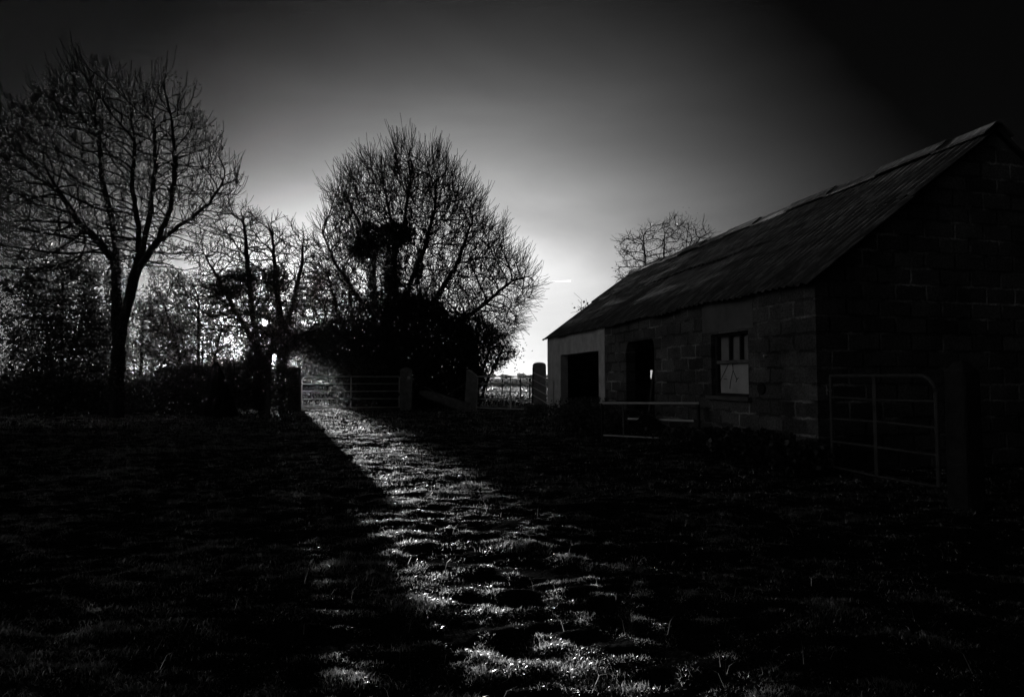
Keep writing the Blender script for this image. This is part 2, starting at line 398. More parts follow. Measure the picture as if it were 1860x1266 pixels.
# ridge cap in overlapping pieces
m = MB(); x = 0.0; k = 0
while x < SHED_LEN + TH:
    ln = 1.05; lift = 0.03 + (0.022 if k % 2 else 0.0) + 0.01 * math.sin(k * 3.1); w = 0.24
    pts = [(-w, -0.135), (-w * 0.5, -0.045), (-0.05, 0.02), (0.05, 0.02), (w * 0.5, -0.045), (w, -0.135)]
    x1 = min(x + ln, SHED_LEN + TH + 0.03); n = len(pts); q = []
    for xx in (x - 0.04, x1 + 0.04):
        for dz in (0.0, -0.02): q += [(xx, HALF + p[0], RIDGE + lift + p[1] + dz + 0.03) for p in pts]
    fs = []
    for i in range(n - 1):
        fs += [(i, i + 1, 2 * n + i + 1, 2 * n + i), (n + i + 1, n + i, 3 * n + i, 3 * n + i + 1), (i + 1, i, n + i, n + i + 1), (2 * n + i, 2 * n + i + 1, 3 * n + i + 1, 3 * n + i)]
    fs += [(0, 2 * n, 3 * n, n), (n - 1, 2 * n - 1, 4 * n - 1, 3 * n - 1)]
    m.add(q, fs); x += ln; k += 1
m.build('ridge_cap', M_roof, roof)
# fascia / wall-plate shadow board, gutter bracket at the far corner
MB().box((SHED_LEN / 2, 0.05, EAVE - 0.035), (SHED_LEN - 0.1, 0.06, 0.05)).build('wall_plate', M_dark, shed)
pts = [(-0.05, -0.06 + 0.07 * math.sin(t) - 0.03, EAVE - 0.10 - 0.045 * (1 - math.cos(t)) + 0.05) for t in np.linspace(-1.6, 1.6, 9)]
MB().tube(pts, 0.006, 6).build('gutter_bracket', M_rust, shed)
# lintels
l_a = wall_pt(1276, 580)[0]; l_b = wall_pt(1368, 580)[0]; l_z = wall_pt(1320, 597)[1]
MB().box(((l_a + l_b) / 2, 0.03, (w_t + 0.02 + WT - 0.05) / 2 + 0.01), (l_b - l_a, 0.076, WT - 0.07 - w_t)).build('lintel', principled('smooth_concrete', 0.11, 0.2, 0.9, 2.5, bump=0.2), shed, bevel=0.004)
# doorway 2: frayed corners and a leaning plank inside
for sx, e in ((d2a, 1), (d2b, -1)):
    MB().add([(sx, 0.006, d2t), (sx + e * 0.10, 0.006, d2t), (sx + e * 0.05, 0.006, d2t - 0.05), (sx, 0.006, d2t - 0.17), (sx, 0.15, d2t), (sx + e * 0.10, 0.15, d2t), (sx + e * 0.05, 0.15, d2t - 0.05), (sx, 0.15, d2t - 0.17)],
          [(0, 1, 2, 3) if e < 0 else (3, 2, 1, 0), (0, 3, 7, 4), (3, 2, 6, 7), (2, 1, 5, 6), (4, 5, 6, 7)]).build('door_reveal', M_block, shed)
# window
win = MB()
ww = w_b - w_a; wh = w_t - w_bot
zc = wall_pt(1325, 657)[1]
fy = 0.10
win.box((w_a + 0.03, fy, (w_t + w_bot) / 2), (0.06, 0.07, wh)).box((w_b - 0.015, fy, (w_t + w_bot) / 2), (0.03, 0.07, wh))
win.box(((w_a + w_b) / 2 + 0.007, fy, w_t - 0.02), (ww - 0.092, 0.068, 0.04)).box(((w_a + w_b) / 2 + 0.007, fy, w_bot + 0.02), (ww - 0.092, 0.068, 0.04))
window = win.build('window', M_dark, shed, bevel=0.004)
MB().box(((w_a + w_b) / 2 + 0.007, fy - 0.01, zc), (ww - 0.094, 0.06, 0.05)).build('transom', M_wood, window, bevel=0.004)
for k in (0.36, 0.68): MB().box((w_a + 0.06 + (ww - 0.09) * k, fy, (zc + 0.025 + w_t - 0.04) / 2), (0.035, 0.04, w_t - 0.04 - zc - 0.03)).build('glazing_bar', M_dark, window)
MB().box(((w_a + w_b) / 2 + 0.007, fy + 0.05, (zc + w_t) / 2), (ww - 0.1, 0.02, w_t - zc - 0.03)).build('upper_board', principled('dull_board', 0.22, 0.36, 0.7, 3.0), window)
MB().box(((w_a + w_b) / 2 + 0.007, fy + 0.03, (zc + w_bot) / 2), (ww - 0.1, 0.02, zc - w_bot - 0.06)).build('lower_board', M_pale, window)
crk = MB(); cy = fy + 0.014
def wz(x, y): s, z = wall_pt(x, y, fy); return (s, cy, z)
for pts in ([(1322, 660), (1308, 690), (1304, 714)], [(1329, 660), (1330, 672), (1325, 695), (1324, 706)], [(1330, 673), (1337, 690), (1335, 694)], [(1313, 688), (1319, 689)], [(1337, 689), (1340, 686)]):
    crk.tube([wz(*p) for p in pts], 0.0045, 5)
crk.build('crack', M_dark, window)
# window sill, vent pipe hole and wall bracket
MB().box(((w_a + w_b) / 2, -0.02, w_bot - 0.03), (ww + 0.16, 0.1, 0.06)).build('window_sill', principled('sill_concrete', 0.08, 0.16, 0.9, 5, bump=0.3), window, bevel=0.006)
vs_, vz_ = wall_pt(1385, 706)
MB().tube([(vs_, 0.02, vz_), (vs_, -0.03, vz_)], 0.075, 16).build('vent_pipe', M_dark, shed)
bs_, bz_ = wall_pt(1393, 646)
MB().tube([(bs_, 0.02, bz_), (bs_, -0.05, bz_), (bs_ + 0.02, -0.055, bz_ - 0.02)], 0.012, 8).build('insulator', M_white, shed)
# timber plank leaning in the doorway (a loose thing)
def shed_w(s, y, z): return Vector((FAR_C.x, FAR_C.y, 0)) + U * s + V * y + Vector((0, 0, z))
pl = thing('plank', 'split grey plank leaning against the right jamb of the narrow doorway', 'plank', shed_w((d2a + d2b) / 2, 0.3, 0))
b0 = wall_pt(1172, 745, 0.3)[0]; t0 = wall_pt(1187, 676, 0.25)
p0 = shed_w(b0, 0.34, 0.02); p1 = shed_w(t0[0], 0.25, t0[1]); dirp = (p1 - p0).normalized()
q = Matrix((dirp.cross(V).normalized(), V - dirp * dirp.dot(V), dirp)).transposed()
o = MB().box((p0 + p1) / 2, (0.09, 0.025, (p1 - p0).length), q, taper=0.8).build('board', M_fencewood, pl, bevel=0.003); o.matrix_parent_inverse = Matrix.Translation(pl.location).inverted()

# ------------------------------------------------------------------ gates, posts, hurdles
def gate(name, label, p_hinge, p_latch, height, clear, round_hinge=False, round_latch=False, mids=(0.5,), nbars=5, mat=M_galv, r=0.021, group='tubular steel field gates', tilt=0.0):
    a = Vector(p_hinge); b = Vector(p_latch); Ln = (b - a).length; d = (b - a)
    g = thing(name, label, 'gate', a, math.atan2(d.y, d.x), group)
    g.rotation_euler = (tilt, -math.asin(d.z / Ln), math.atan2(d.y, d.x))
    z0 = clear; z1 = height; rc = 0.16
    def corner(cx, cz, a0, a1): return [(cx + rc * math.cos(t), 0, cz + rc * math.sin(t)) for t in np.linspace(a0, a1, 6)]
    top = ([(0, 0, z0), (0, 0, z1)] if not round_hinge else [(0, 0, z0)] + corner(rc, z1 - rc, math.pi, math.pi / 2))
    if round_latch: top += corner(Ln - rc, z1 - rc, math.pi / 2, 0) + [(Ln, 0, z0)]
    else: top += [(Ln, 0, z1), (Ln, 0, z0)]
    fr = MB()
    # split sharp corners so the tube stays round
    seg = [[top[0]]]
    for i in range(1, len(top)):
        seg[-1].append(top[i])
        if i < len(top) - 1:
            v1 = Vector(top[i]) - Vector(top[i - 1]); v2 = Vector(top[i + 1]) - Vector(top[i])
            if v1.angle(v2) > 1.0: seg.append([top[i]])
    for s_ in seg: fr.tube(s_, r, 10)
    fr.build('frame', mat, g, smooth=False)
    for k in range(nbars - 1):
        z = z0 + (z1 - z0) * (k / (nbars - 1)) ** 0.92
        sag = 0.012 * math.sin(k * 2.1 + Ln)
        MB().tube([(0.0, 0, z), (Ln * 0.5, 0, z - sag), (Ln, 0, z)], r * 0.68, 8).build('rail', mat, g)
    for mfrac in mids:
        MB().box((Ln * mfrac, 0.0, (z0 + z1) / 2), (0.045, 0.028, z1 - z0)).build('brace', mat, g, bevel=0.003)
    for z in (z0 + 0.12, z1 - 0.16): MB().tube([(-0.07, 0, z), (0.03, 0, z)], 0.014, 8).tube([(-0.055, 0, z - 0.05), (-0.055, 0, z + 0.06)], 0.012, 8).build('hinge', M_rust, g)
    return g
def post(name, label, base, w, d, h, rz=0.0, top='dome', lean=(0, 0), mat=M_post, group='concrete gateposts', tagm=False):
    o = thing(name, label, 'gatepost', base, rz, group); o.rotation_euler = (lean[1], lean[0], rz)
    rngp = random.Random(hash(label) % 1000 if False else int(w * 1e4) + int(h * 1e3))
    prof = {'dome': [(1.0, 0), (1.0, h - 0.10), (0.86, h - 0.045), (0.5, h - 0.01), (0.0, h)],
            'peak': [(1.0, 0), (1.0, h - 0.10), (0.9, h - 0.075), (0.35, h - 0.012), (0.0, h)],
            'slant': [(1.0, 0), (1.0, h - 0.16), (1.0, h - 0.1), (0.6, h - 0.04), (0.0, h - 0.02)]}[top]
    k = 20; vs = []; fs = []
    rows = []
    for i in range(len(prof) - 1):
        n = 7 if i == 0 else 2
        for j in range(n): rows.append([prof[i][t] + (prof[i + 1][t] - prof[i][t]) * j / n for t in (0, 1)])
    rows.append(list(prof[-1])); rows[0][1] = -0.25
    for sc, z in rows:
        for j in range(k):
            t = 2 * math.pi * j / k; e = 0.32
            cx = math.copysign(abs(math.cos(t)) ** e, math.cos(t)); cy_ = math.copysign(abs(math.sin(t)) ** e, math.sin(t))
            jit = 1 + rngp.uniform(-0.025, 0.025); tp = 1.04 - 0.08 * z / h
            zz = z + (-0.28 * (cx * sc) * (z > h - 0.2) * w if top == 'slant' else 0)
            vs.append((cx * w / 2 * sc * jit * tp, cy_ * d / 2 * sc * jit * tp, zz))
    n = len(rows)
    for i in range(n - 1):
        for j in range(k): fs.append((i * k + j, i * k + (j + 1) % k, (i + 1) * k + (j + 1) % k, (i + 1) * k + j))
    mbp = MB().add(vs, fs); mbp.build('shaft', mat, o, smooth=False)
    if tagm:
        MB().tube([(w * 0.27, -d / 2 - 0.02, h - 0.36), (w * 0.27, -d / 2 + 0.03, h - 0.36)], 0.055, 14).build('reflector', M_pale, o)
    return o
ZG = 25 * S
def gz(x, y): # ground distance from a base pixel
    return CAM_H * F_PX / (y - HORIZON)
def top_h(y, Z): return CAM_H + (HORIZON - y) / F_PX * Z
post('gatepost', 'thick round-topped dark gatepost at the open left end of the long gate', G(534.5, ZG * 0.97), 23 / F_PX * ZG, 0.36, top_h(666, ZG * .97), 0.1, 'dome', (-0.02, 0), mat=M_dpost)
post('gatepost', 'concrete gatepost with peaked top and a round pale reflector', G(738, ZG), 21 / F_PX * ZG, 0.36, top_h(667, ZG), 0.05, 'peak', (0, 0), tagm=True)
post('gatepost', 'leaning concrete gatepost with slanted top beside the fallen beam', G(855, ZG), 22 / F_PX * ZG, 0.36, top_h(673, ZG), 0.0, 'slant', (0.05, 0))
post('gatepost', 'tall dome-topped gatepost right next to the corner of the shed', G(979.5, ZG * 0.92), 24 / F_PX * ZG * 0.92, 0.38, top_h(658, ZG * .92), 0.1, 'dome', (0, 0))
gate('field_gate', 'long closed field gate with one rounded corner between two thick gateposts', G(725.5, ZG), G(549, ZG * 0.985), top_h(684, ZG), 0.07, round_latch=True)
gate('field_gate', 'square-cornered closed field gate with an open field behind it', G(866, ZG * 1.0), G(967, ZG * 0.95), top_h(684, ZG), 0.06, mids=(0.62,))
sg = gate('field_gate', 'short steel gate sagging off a tall pole beside the shed corner', G(967, ZG * 0.90) + Vector((0, 0, 0.27)), G(1003.5, ZG * 0.79), 0.97, 0.02, mids=(), r=0.019)
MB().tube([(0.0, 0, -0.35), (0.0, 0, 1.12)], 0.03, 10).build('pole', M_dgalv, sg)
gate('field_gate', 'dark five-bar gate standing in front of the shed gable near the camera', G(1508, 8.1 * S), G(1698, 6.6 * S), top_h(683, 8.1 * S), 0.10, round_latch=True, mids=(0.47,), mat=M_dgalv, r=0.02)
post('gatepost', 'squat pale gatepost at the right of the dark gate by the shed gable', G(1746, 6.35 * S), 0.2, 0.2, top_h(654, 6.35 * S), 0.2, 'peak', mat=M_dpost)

# pipe hurdles dumped in front of the narrow doorway
def hurdle(name, label, a, b, h, mids, low, group='pipe hurdles by the shed'):
    a = Vector(a); b = Vector(b); d = b - a; Ln = d.length
    g = thing(name, label, 'hurdle', a, math.atan2(d.y, d.x), group)
    MB().tube([(0, 0, h), (Ln, 0, h + 0.02)], 0.021, 10).build('top_rail', M_galv, g)
    for x in (0.0, Ln): MB().tube([(x, 0, -0.1), (x, 0, h)], 0.021, 10).build('leg', M_dark, g)
    for z in low: MB().tube([(0, 0, z), (Ln, 0, z - 0.02)], 0.013, 8).build('rail', M_galv, g)
    for x in mids: MB().tube([(Ln * x, 0, low[-1]), (Ln * x, 0, h)], 0.013, 8).build('brace', M_rust, g)
    return g
hurdle('pipe_hurdle', 'low pipe hurdle with a bright top rail in front of the narrow doorway', G(1093, 12 * S), G(1268, 11.3 * S), CAM_H - 46 / F_PX * 12 * S, (0.23,), (0.14,))
hurdle('pipe_hurdle', 'thinner pipe hurdle lying further back toward the block wall', G(1140, 12.9 * S), G(1262, 11.9 * S), CAM_H - 76 / F_PX * 12.6 * S, (), (0.18,))

# fallen beam tied with wire between the two middle posts
b0 = P(763, 712, ZG * 1.0); b1 = P(852, 742, ZG * 0.975)
bd = (b1 - b0).normalized()
beam = thing('fallen_beam', 'pale timber beam fallen aslant between the peaked post and the leaning post', 'beam', (b1.x, b1.y, 0))
side = bd.cross(Vector((0, 0, 1))).normalized(); upv = side.cross(bd)
m = MB(); vs = []
prof = [(0.0, 0.10), (0.10, 0.20), (0.22, 0.27), (0.5, 0.25), (0.53, 0.29), (0.8, 0.30), (1.0, 0.30)]
Lb = (b1 - b0).length
for t, w in prof:
    c = b0 + bd * Lb * t - Vector((beam.location.x, beam.location.y, 0))
    for k in range(10):
        a_ = 2 * math.pi * k / 10; e = 0.6
        ca, sa = math.cos(a_), math.sin(a_)
        vs.append(c + side * (math.copysign(abs(ca) ** e, ca) * w * 0.5) + upv * (math.copysign(abs(sa) ** e, sa) * w * 0.55))
fs = [(i * 10 + j, i * 10 + (j + 1) % 10, i * 10 + 10 + (j + 1) % 10, i * 10 + 10 + j) for i in range(len(prof) - 1) for j in range(10)] + [tuple(range(9, -1, -1)), tuple(60 + j for j in range(10))]
m.add(vs, fs).build('timber', M_wood, beam)
m = MB(); c = b0 + bd * Lb * 0.5 - beam.location
m.tube([c + side * math.cos(t) * 0.145 + upv * math.sin(t) * 0.155 for t in np.linspace(0, 6.28, 13)], 0.012, 6)
m.tube([P(848, 695, ZG * .98) - beam.location, c + upv * 0.15], 0.006, 5).tube([c + upv * 0.15, P(770, 702, ZG) - beam.location], 0.006, 5)
m.build('tie_wire', M_wire, beam)

# timber rails running toward us from the left post
f_a = G(524, ZG * 0.93); f_b = G(484, ZG * 0.80)
fence = thing('rail_fence', 'short dark timber rail fence running from the round-topped gatepost toward the left', 'fence', f_a)
dv = f_b - f_a
for z in (0.30, 0.55, 0.80):
    MB().box(dv / 2 + Vector((0, 0, z)), (dv.length, 0.04, 0.09), Matrix.Rotation(math.atan2(dv.y, dv.x), 3, 'Z')).build('rail', M_fencewood, fence, bevel=0.006)
for k in (0.3, 1.0): MB().box(dv * k + Vector((0.05, 0.06, 0.42)), (0.1, 0.1, 1.0)).build('fence_post', M_fencewood, fence, bevel=0.01)
# stump posts and a dark stone heap on the left
st = thing('stump_post', 'short square dark post standing among the trees left of the gable-shaped heap', 'post', G(332, ZG * 1.0))
MB().box((0, 0, 0.45), (0.3, 0.28, 1.2), None, 0.94).build('shaft', M_fencewood, st, bevel=0.03)
hp = thing('stone_heap', 'tent-shaped dark heap of earth and stones beside the ivy-clad tree', 'heap', G(400, ZG * 0.83))
rr = random.Random(5); m = MB(); hw = 66 / F_PX * ZG * .83 / 2; hh = top_h(654, ZG * .83)
rings = 9; k = 22; vs = []
for i in range(rings + 1):
    t = i / rings
    for j in range(k):
        a_ = 2 * math.pi * j / k; rad = hw * (1 - t) ** 0.85 * (1 + rr.uniform(-0.09, 0.09)) + 0.04
        vs.append((rad * math.cos(a_) - 0.12 * t, rad * 0.8 * math.sin(a_), hh * t + (rr.uniform(-0.05, 0.05) if 0 < i < rings else 0) - 0.05))
fs = [(i * k + j, i * k + (j + 1) % k, i * k + k + (j + 1) % k, i * k + k + j) for i in range(rings) for j in range(k)] + [tuple(rings * k + j for j in range(k))]
m.add(vs, fs).build('mound', M_soil, hp)

# ------------------------------------------------------------------ trees
def tubes_mesh(P0, P1, R0, R1, D0, D1, k):
    n = len(P0); ang = np.arange(k) * 2 * np.pi / k
    def frame(D):
        D = D / np.linalg.norm(D, axis=1, keepdims=True)
        ref = np.tile(np.array([[0.31, 0.17, 0.05]]), (n, 1)); ref = np.where(np.abs(D[:, :1]) > 0.93, np.array([[0.1, 0.9, 0.2]]), ref + np.array([[0.7, 0, 0]]))
        A = np.cross(D, ref); A /= np.linalg.norm(A, axis=1, keepdims=True); B = np.cross(D, A); return A, B
    out = []
    for Pn, R, D in ((P0, R0, D0), (P1, R1, D1)):
        A, B = frame(D)
        out.append(Pn[:, None, :] + R[:, None, None] * (A[:, None, :] * np.cos(ang)[None, :, None] + B[:, None, :] * np.sin(ang)[None, :, None]))
    Vv = np.concatenate(out, 1).reshape(-1, 3)
    base = np.arange(n)[:, None] * 2 * k; j = np.arange(k); j2 = (j + 1) % k
    Q = np.stack([base + j, base + j2, base + k + j2, base + k + j], 2).reshape(-1, 4)
    return Vv, Q
def resample(pl, step):
    out = [Vector(pl[0])]
    for a, b in zip(pl[:-1], pl[1:]):
        a = Vector(a); b = Vector(b); n = max(1, int(round((b - a).length / step)))
        out += [a + (b - a) * (i / n) for i in range(1, n + 1)]
    return out
def grow(limbs, attr, step, di, dk, seed, tropism=0.15, jitter=0.12, iters=140, inertia=0.45):
    """limbs: list of (polyline, parent_limb or None); space colonisation from them"""
    g = np.random.default_rng(seed); pos = []; par = []
    for pl, pi in limbs:
        pts = resample(pl, step)
        if pi is None: prev = -1
        else:
            d = [((Vector(p) - pts[0]).length, i) for i, p in enumerate(pos)]; prev = min(d)[1]; pts = pts[1:]
        for p in pts:
            jit = g.normal(0, step * 0.07, 3); pos.append(np.array(p) + jit); par.append(prev); prev = len(pos) - 1
    attr = np.asarray(attr); pos = [np.array(p) for p in pos]
    PA = np.array(pos)
    nd = np.full(len(attr), 1e9); ni = np.zeros(len(attr), int)
    def upd(start):
        nonlocal nd, ni
        A = np.array(pos[start:])
        for c in range(0, len(A), 256):
            d = np.linalg.norm(attr[:, None, :] - A[None, c:c + 256, :], axis=2); j = d.argmin(1); m_ = d[np.arange(len(attr)), j]
            b = m_ < nd; nd[b] = m_[b]; ni[b] = j[b] + start + c
    upd(0); made = {}
    for it in range(iters):
        keep = nd > dk; attr = attr[keep]; nd = nd[keep]; ni = ni[keep]
        if not len(attr): break
        act = nd < di
        if not act.any():
            act = nd <= nd.min() * 1.02 + 1e-6
        ids = ni[act]; dv = attr[act] - np.array([pos[i] for i in ids]); dv /= np.linalg.norm(dv, axis=1, keepdims=True) + 1e-9
        u, inv = np.unique(ids, return_inverse=True); sm = np.zeros((len(u), 3)); np.add.at(sm, inv, dv)
        start = len(pos)
        for i, s_ in zip(u, sm):
            s_ = s_ / (np.linalg.norm(s_) + 1e-9) + g.normal(0, jitter, 3) + np.array([0, 0, tropism])
            if par[i] >= 0:
                pd = pos[i] - pos[par[i]]; s_ = s_ + inertia * pd / (np.linalg.norm(pd) + 1e-9)
            s_ /= np.linalg.norm(s_); p = pos[i] + s_ * step
            if any(np.linalg.norm(p - q) < step * 0.35 for q in made.get(i, [])): continue
            if len(made.get(i, [])) > 3: continue
            made.setdefault(i, []).append(p); pos.append(p); par.append(i)
        if len(pos) == start: break
        upd(start)
    return np.array(pos), np.array(par)
def twigs(pos, par, seed, n, ln, up, segs=2, spread=0.9, centre=None, far=7):
    """short side shoots on the outer nodes"""
    g = np.random.default_rng(seed); cnt = np.zeros(len(pos), int)
    for p in par:
        if p >= 0: cnt[p] += 1
    # order from tips
    depth = np.zeros(len(pos), int)
    for i in range(len(pos) - 1, -1, -1):
        if par[i] >= 0: depth[par[i]] = max(depth[par[i]], depth[i] + 1)
    cand = np.where((depth < far) & (par >= 0))[0]
    pick = g.choice(cand, n); P_ = list(pos); Q_ = list(par)
    for i in pick:
        d = pos[i] - pos[par[i]]; d /= np.linalg.norm(d) + 1e-9
        v = d + g.normal(0, spread, 3) * 0.6 + np.array([0, 0, up])
        if centre is not None: c_ = pos[i] - centre; v = v + 0.9 * c_ / (np.linalg.norm(c_) + 1e-9)
        v /= np.linalg.norm(v); prev = i; p = pos[i]
        l = ln * g.uniform(0.4, 1.3) / segs
        for s_ in range(segs):
            v = v + g.normal(0, 0.11, 3) + np.array([0, 0, up * 0.4]); v /= np.linalg.norm(v)
            p = p + v * l; P_.append(p); Q_.append(prev); prev = len(P_) - 1
    return np.array(P_), np.array(Q_)
def prune(pos, par, poly, r0=4.0):
    ok = in_poly(pos, poly) | (pos[:, 2] < r0); alive = np.zeros(len(pos), bool); idx = np.full(len(pos), -1); k = 0
    for i in range(len(pos)):
        if ok[i] and (par[i] < 0 or alive[par[i]]): alive[i] = True; idx[i] = k; k += 1
    return pos[alive], np.where(par[alive] >= 0, idx[par[alive]], -1)
def shrink(poly, f):
    cx = sum(p[0] for p in poly) / len(poly); cy = sum(p[1] for p in poly) / len(poly)
    return [(cx + (x - cx) * f, cy + (y - cy) * f) for x, y in poly]
def radii(pos, par, tip, expo, rmax):
    n = len(pos); acc = np.zeros(n); r = np.zeros(n)
    for i in range(n - 1, -1, -1):
        r[i] = max(tip, acc[i] ** (1 / expo)) if acc[i] > 0 else tip
        if par[i] >= 0: acc[par[i]] += r[i] ** expo
    return r * min(1.0, 1.0) if r.max() <= rmax else np.where(r > tip * 2, tip * 2 + (r - tip * 2) * (rmax - tip * 2) / (r.max() - tip * 2), r)
def wood(pos, par, r, parent, base, thick, keepout=None):
    n = len(pos); main = np.full(n, -1); best = np.zeros(n)
    for i in range(n):
        p = par[i]
        if p >= 0 and r[i] > best[p]: best[p] = r[i]; main[p] = i
    D = np.zeros((n, 3))
    for i in range(n):
        d = pos[i] - pos[par[i]] if par[i] >= 0 else pos[main[i]] - pos[i]
        d = d / (np.linalg.norm(d) + 1e-9)
        if main[i] >= 0:
            e = pos[main[i]] - pos[i]; d = d + e / (np.linalg.norm(e) + 1e-9)
        D[i] = d + 1e-6
    seg = np.where(par >= 0)[0]; pp = par[seg]
    ismain = main[pp] == seg
    P0 = pos[pp] - base; P1 = pos[seg] - base
    R1 = r[seg]; R0 = np.where(ismain, r[pp], np.minimum(r[pp], r[seg] * 1.15)); D1 = D[seg]; D0 = np.where(ismain[:, None], D[pp], P1 - P0 + 1e-6)
    if keepout is not None:
        ok = keepout((pos[pp] + pos[seg]) / 2) | (R1 > thick); P0, P1, R0, R1, D0, D1 = [a_[ok] for a_ in (P0, P1, R0, R1, D0, D1)]
    big = R1 >= thick
    if big.any():
        v, q = tubes_mesh(P0[big], P1[big], R0[big], R1[big], D0[big], D1[big], 8); np_mesh('trunk', v, q, mat=M_bark, parent=parent, smooth=True)
    sm = ~big
    v, q = tubes_mesh(P0[sm], P1[sm], R0[sm], R1[sm], D0[sm], D1[sm], 4); np_mesh('crown', v, q, mat=M_twig, parent=parent)
def leaf_quads(pts, size, seed, flat=0.0):
    g = np.random.default_rng(seed); n = len(pts)
    a = g.normal(0, 1, (n, 3)); a[:, 2] *= (1 - flat); a /= np.linalg.norm(a, axis=1, keepdims=True)
    b = g.normal(0, 1, (n, 3)); b -= a * (a * b).sum(1, keepdims=True); b /= np.linalg.norm(b, axis=1, keepdims=True)
    c = np.cross(a, b)
    s = (size * g.uniform(0.6, 1.35, n))[:, None]
    p = np.stack([pts - a * s * 0.5, pts + b * s * 0.38 - a * s * 0.05 + c * s * 0.08, pts + a * s * 0.55, pts - b * s * 0.38 - a * s * 0.05 + c * s * 0.08], 1).reshape(-1, 3)
    return p, np.arange(n * 4).reshape(-1, 4)
def ell_pts(g, n, cx, cy, rx, ry, Z, dz, surf=0.0, lump=0.0):
    """points in an ellipsoid given by photo centre and radii, at forward distance Z, half depth dz"""
    v = g.normal(0, 1, (n, 3)); v /= np.linalg.norm(v, axis=1, keepdims=True)
    rad = g.uniform(0, 1, n) ** (1 / 3) if not surf else g.uniform(surf, 1, n)
    if lump: rad = rad * (1 + lump * np.sin(v[:, 0] * 7 + 1.3) * np.sin(v[:, 2] * 6 + .4) + lump * 0.6 * np.sin(v[:, 0] * 17) * np.sin(v[:, 2] * 15))
    c = P(cx, cy, Z); k = Z / F_PX
    return np.stack([c.x + v[:, 0] * rad * rx * k, c.y + v[:, 1] * rad * dz, c.z + v[:, 2] * rad * ry * k], 1)
SUNV = np.array(SUN_DIR); CAMV = np.array([0, 0, CAM_H])
def clear_sun(p, rad=0.12):
    d = p - CAMV; t = d @ SUNV; off = np.linalg.norm(d - t[:, None] * SUNV, axis=1)
    return off > rad * (0.3 + 1.2 * vnoise(p[:, 0] * 11, p[:, 2] * 11, 12))
def in_poly(p, poly):
    """photo-outline membership for crown points (the crown keeps its own depth)"""
    pts = np.array(poly, float); d = p - CAMV
    cp, sp = math.cos(PITCH), math.sin(PITCH)
    fz = d[:, 1] * cp + d[:, 2] * sp; uy = -d[:, 1] * sp + d[:, 2] * cp
    X = CX + d[:, 0] / fz * F_PX; Y = CY - uy / fz * F_PX
    ins = np.zeros(len(p), bool); n = len(pts); j = n - 1
    for i in range(n):
        xi, yi = pts[i]; xj, yj = pts[j]
        c = ((yi > Y) != (yj > Y)) & (X < (xj - xi) * (Y - yi) / (yj - yi + 1e-9) + xi); ins ^= c; j = i
    return ins
def crown_pts(g, n, poly, Z, dmax=9.0):
    """random points inside a crown whose side view is poly; depth follows its width"""
    pts = np.array(poly, float); x0, y0 = pts.min(0); x1, y1 = pts.max(0); out = []
    half = (x1 - x0) / 2 / F_PX * Z
    while sum(len(o) for o in out) < n:
        x = g.uniform(x0, x1, n * 2); y = g.uniform(y0, y1, n * 2)
        k = Z / F_PX; w = np.array([P(a, b, Z) for a, b in zip(x, y)])
        ok = in_poly(w, poly); w = w[ok]; xx = x[ok]
        e = np.sqrt(np.clip(1 - ((xx - (x0 + x1) / 2) / ((x1 - x0) / 2)) ** 2, 0.05, 1)) * half * 0.8
        w[:, 1] += g.uniform(-1, 1, len(w)) * np.minimum(e, dmax)
        out.append(w)
    return np.concatenate(out)[:n]
def to_base(o, pts): return pts - np.array(o.location)

# --- 1. tall ash at the left
Zt = 20 * S
g = np.random.default_rng(11)
ash = thing('ash_tree', 'tall bare two-stemmed ash with seed clusters at the left edge', 'tree', G(214, Zt))
poly = [(-60, 430), (-50, 330), (0, 210), (60, 150), (100, 120), (150, 95), (170, 105), (195, 130), (235, 150), (262, 150), (290, 140), (312, 112), (330, 150), (358, 150), (370, 210), (405, 245), (416, 285), (446, 318), (444, 362), (424, 395), (390, 440), (340, 470), (290, 500), (255, 520), (215, 500), (170, 500), (120, 540), (60, 540), (0, 520)]
lim = [([P(212, 770, Zt), P(214, 660, Zt), P(222, 590, Zt), P(238, 528, Zt), P(250, 480, Zt), P(252, 420, Zt - .2), P(240, 340, Zt - .3), P(245, 250, Zt - .4)], None),
       ([P(214, 640, Zt), P(211, 540, Zt + .1), P(212, 470, Zt + .3), P(206, 410, Zt + .5), P(186, 330, Zt + .7), P(180, 260, Zt + .8), P(165, 180, Zt + .9)], 0),
       ([P(250, 492, Zt), P(285, 440, Zt - .3), P(310, 380, Zt - .6), P(318, 300, Zt - .8), P(312, 220, Zt - .9)], 0),
       ([P(256, 470, Zt), P(272, 390, Zt + .4), P(282, 300, Zt + .9), P(280, 220, Zt + 1.1)], 0),
       ([P(212, 480, Zt), P(180, 440, Zt + .2), P(140, 400, Zt + .4), P(95, 330, Zt + .6)], 0),
       ([P(285, 440, Zt - .3), P(340, 400, Zt - .2), P(380, 370, Zt), P(405, 330, Zt)], 0)]
at = crown_pts(g, 4600, shrink(poly, 0.93), Zt)
pos, par = grow(lim, at, 0.15, 1.2, 0.22, 1, tropism=0.24, jitter=0.08, inertia=0.9)
pos, par = prune(pos, par, shrink(poly, 0.96), 5.4)
pos, par = twigs(pos, par, 2, 2100, 0.60, 0.5, segs=4, spread=0.5, centre=np.array(P(235, 500, Zt)))
rad = radii(pos, par, 0.0066, 2.12, 0.19)
wood(pos, par, rad, ash, np.array(ash.location), 0.05)
tips = pos[np.setdiff1d(np.arange(len(pos)), par)]
sel = tips[g.random(len(tips)) < 0.3]; sel = sel[(sel[:, 2] > 3) & in_poly(sel, poly)]
cl = np.repeat(sel, 9, 0) + g.normal(0, 0.055, (len(sel) * 9, 3)) - np.array([0, 0, 0.06])
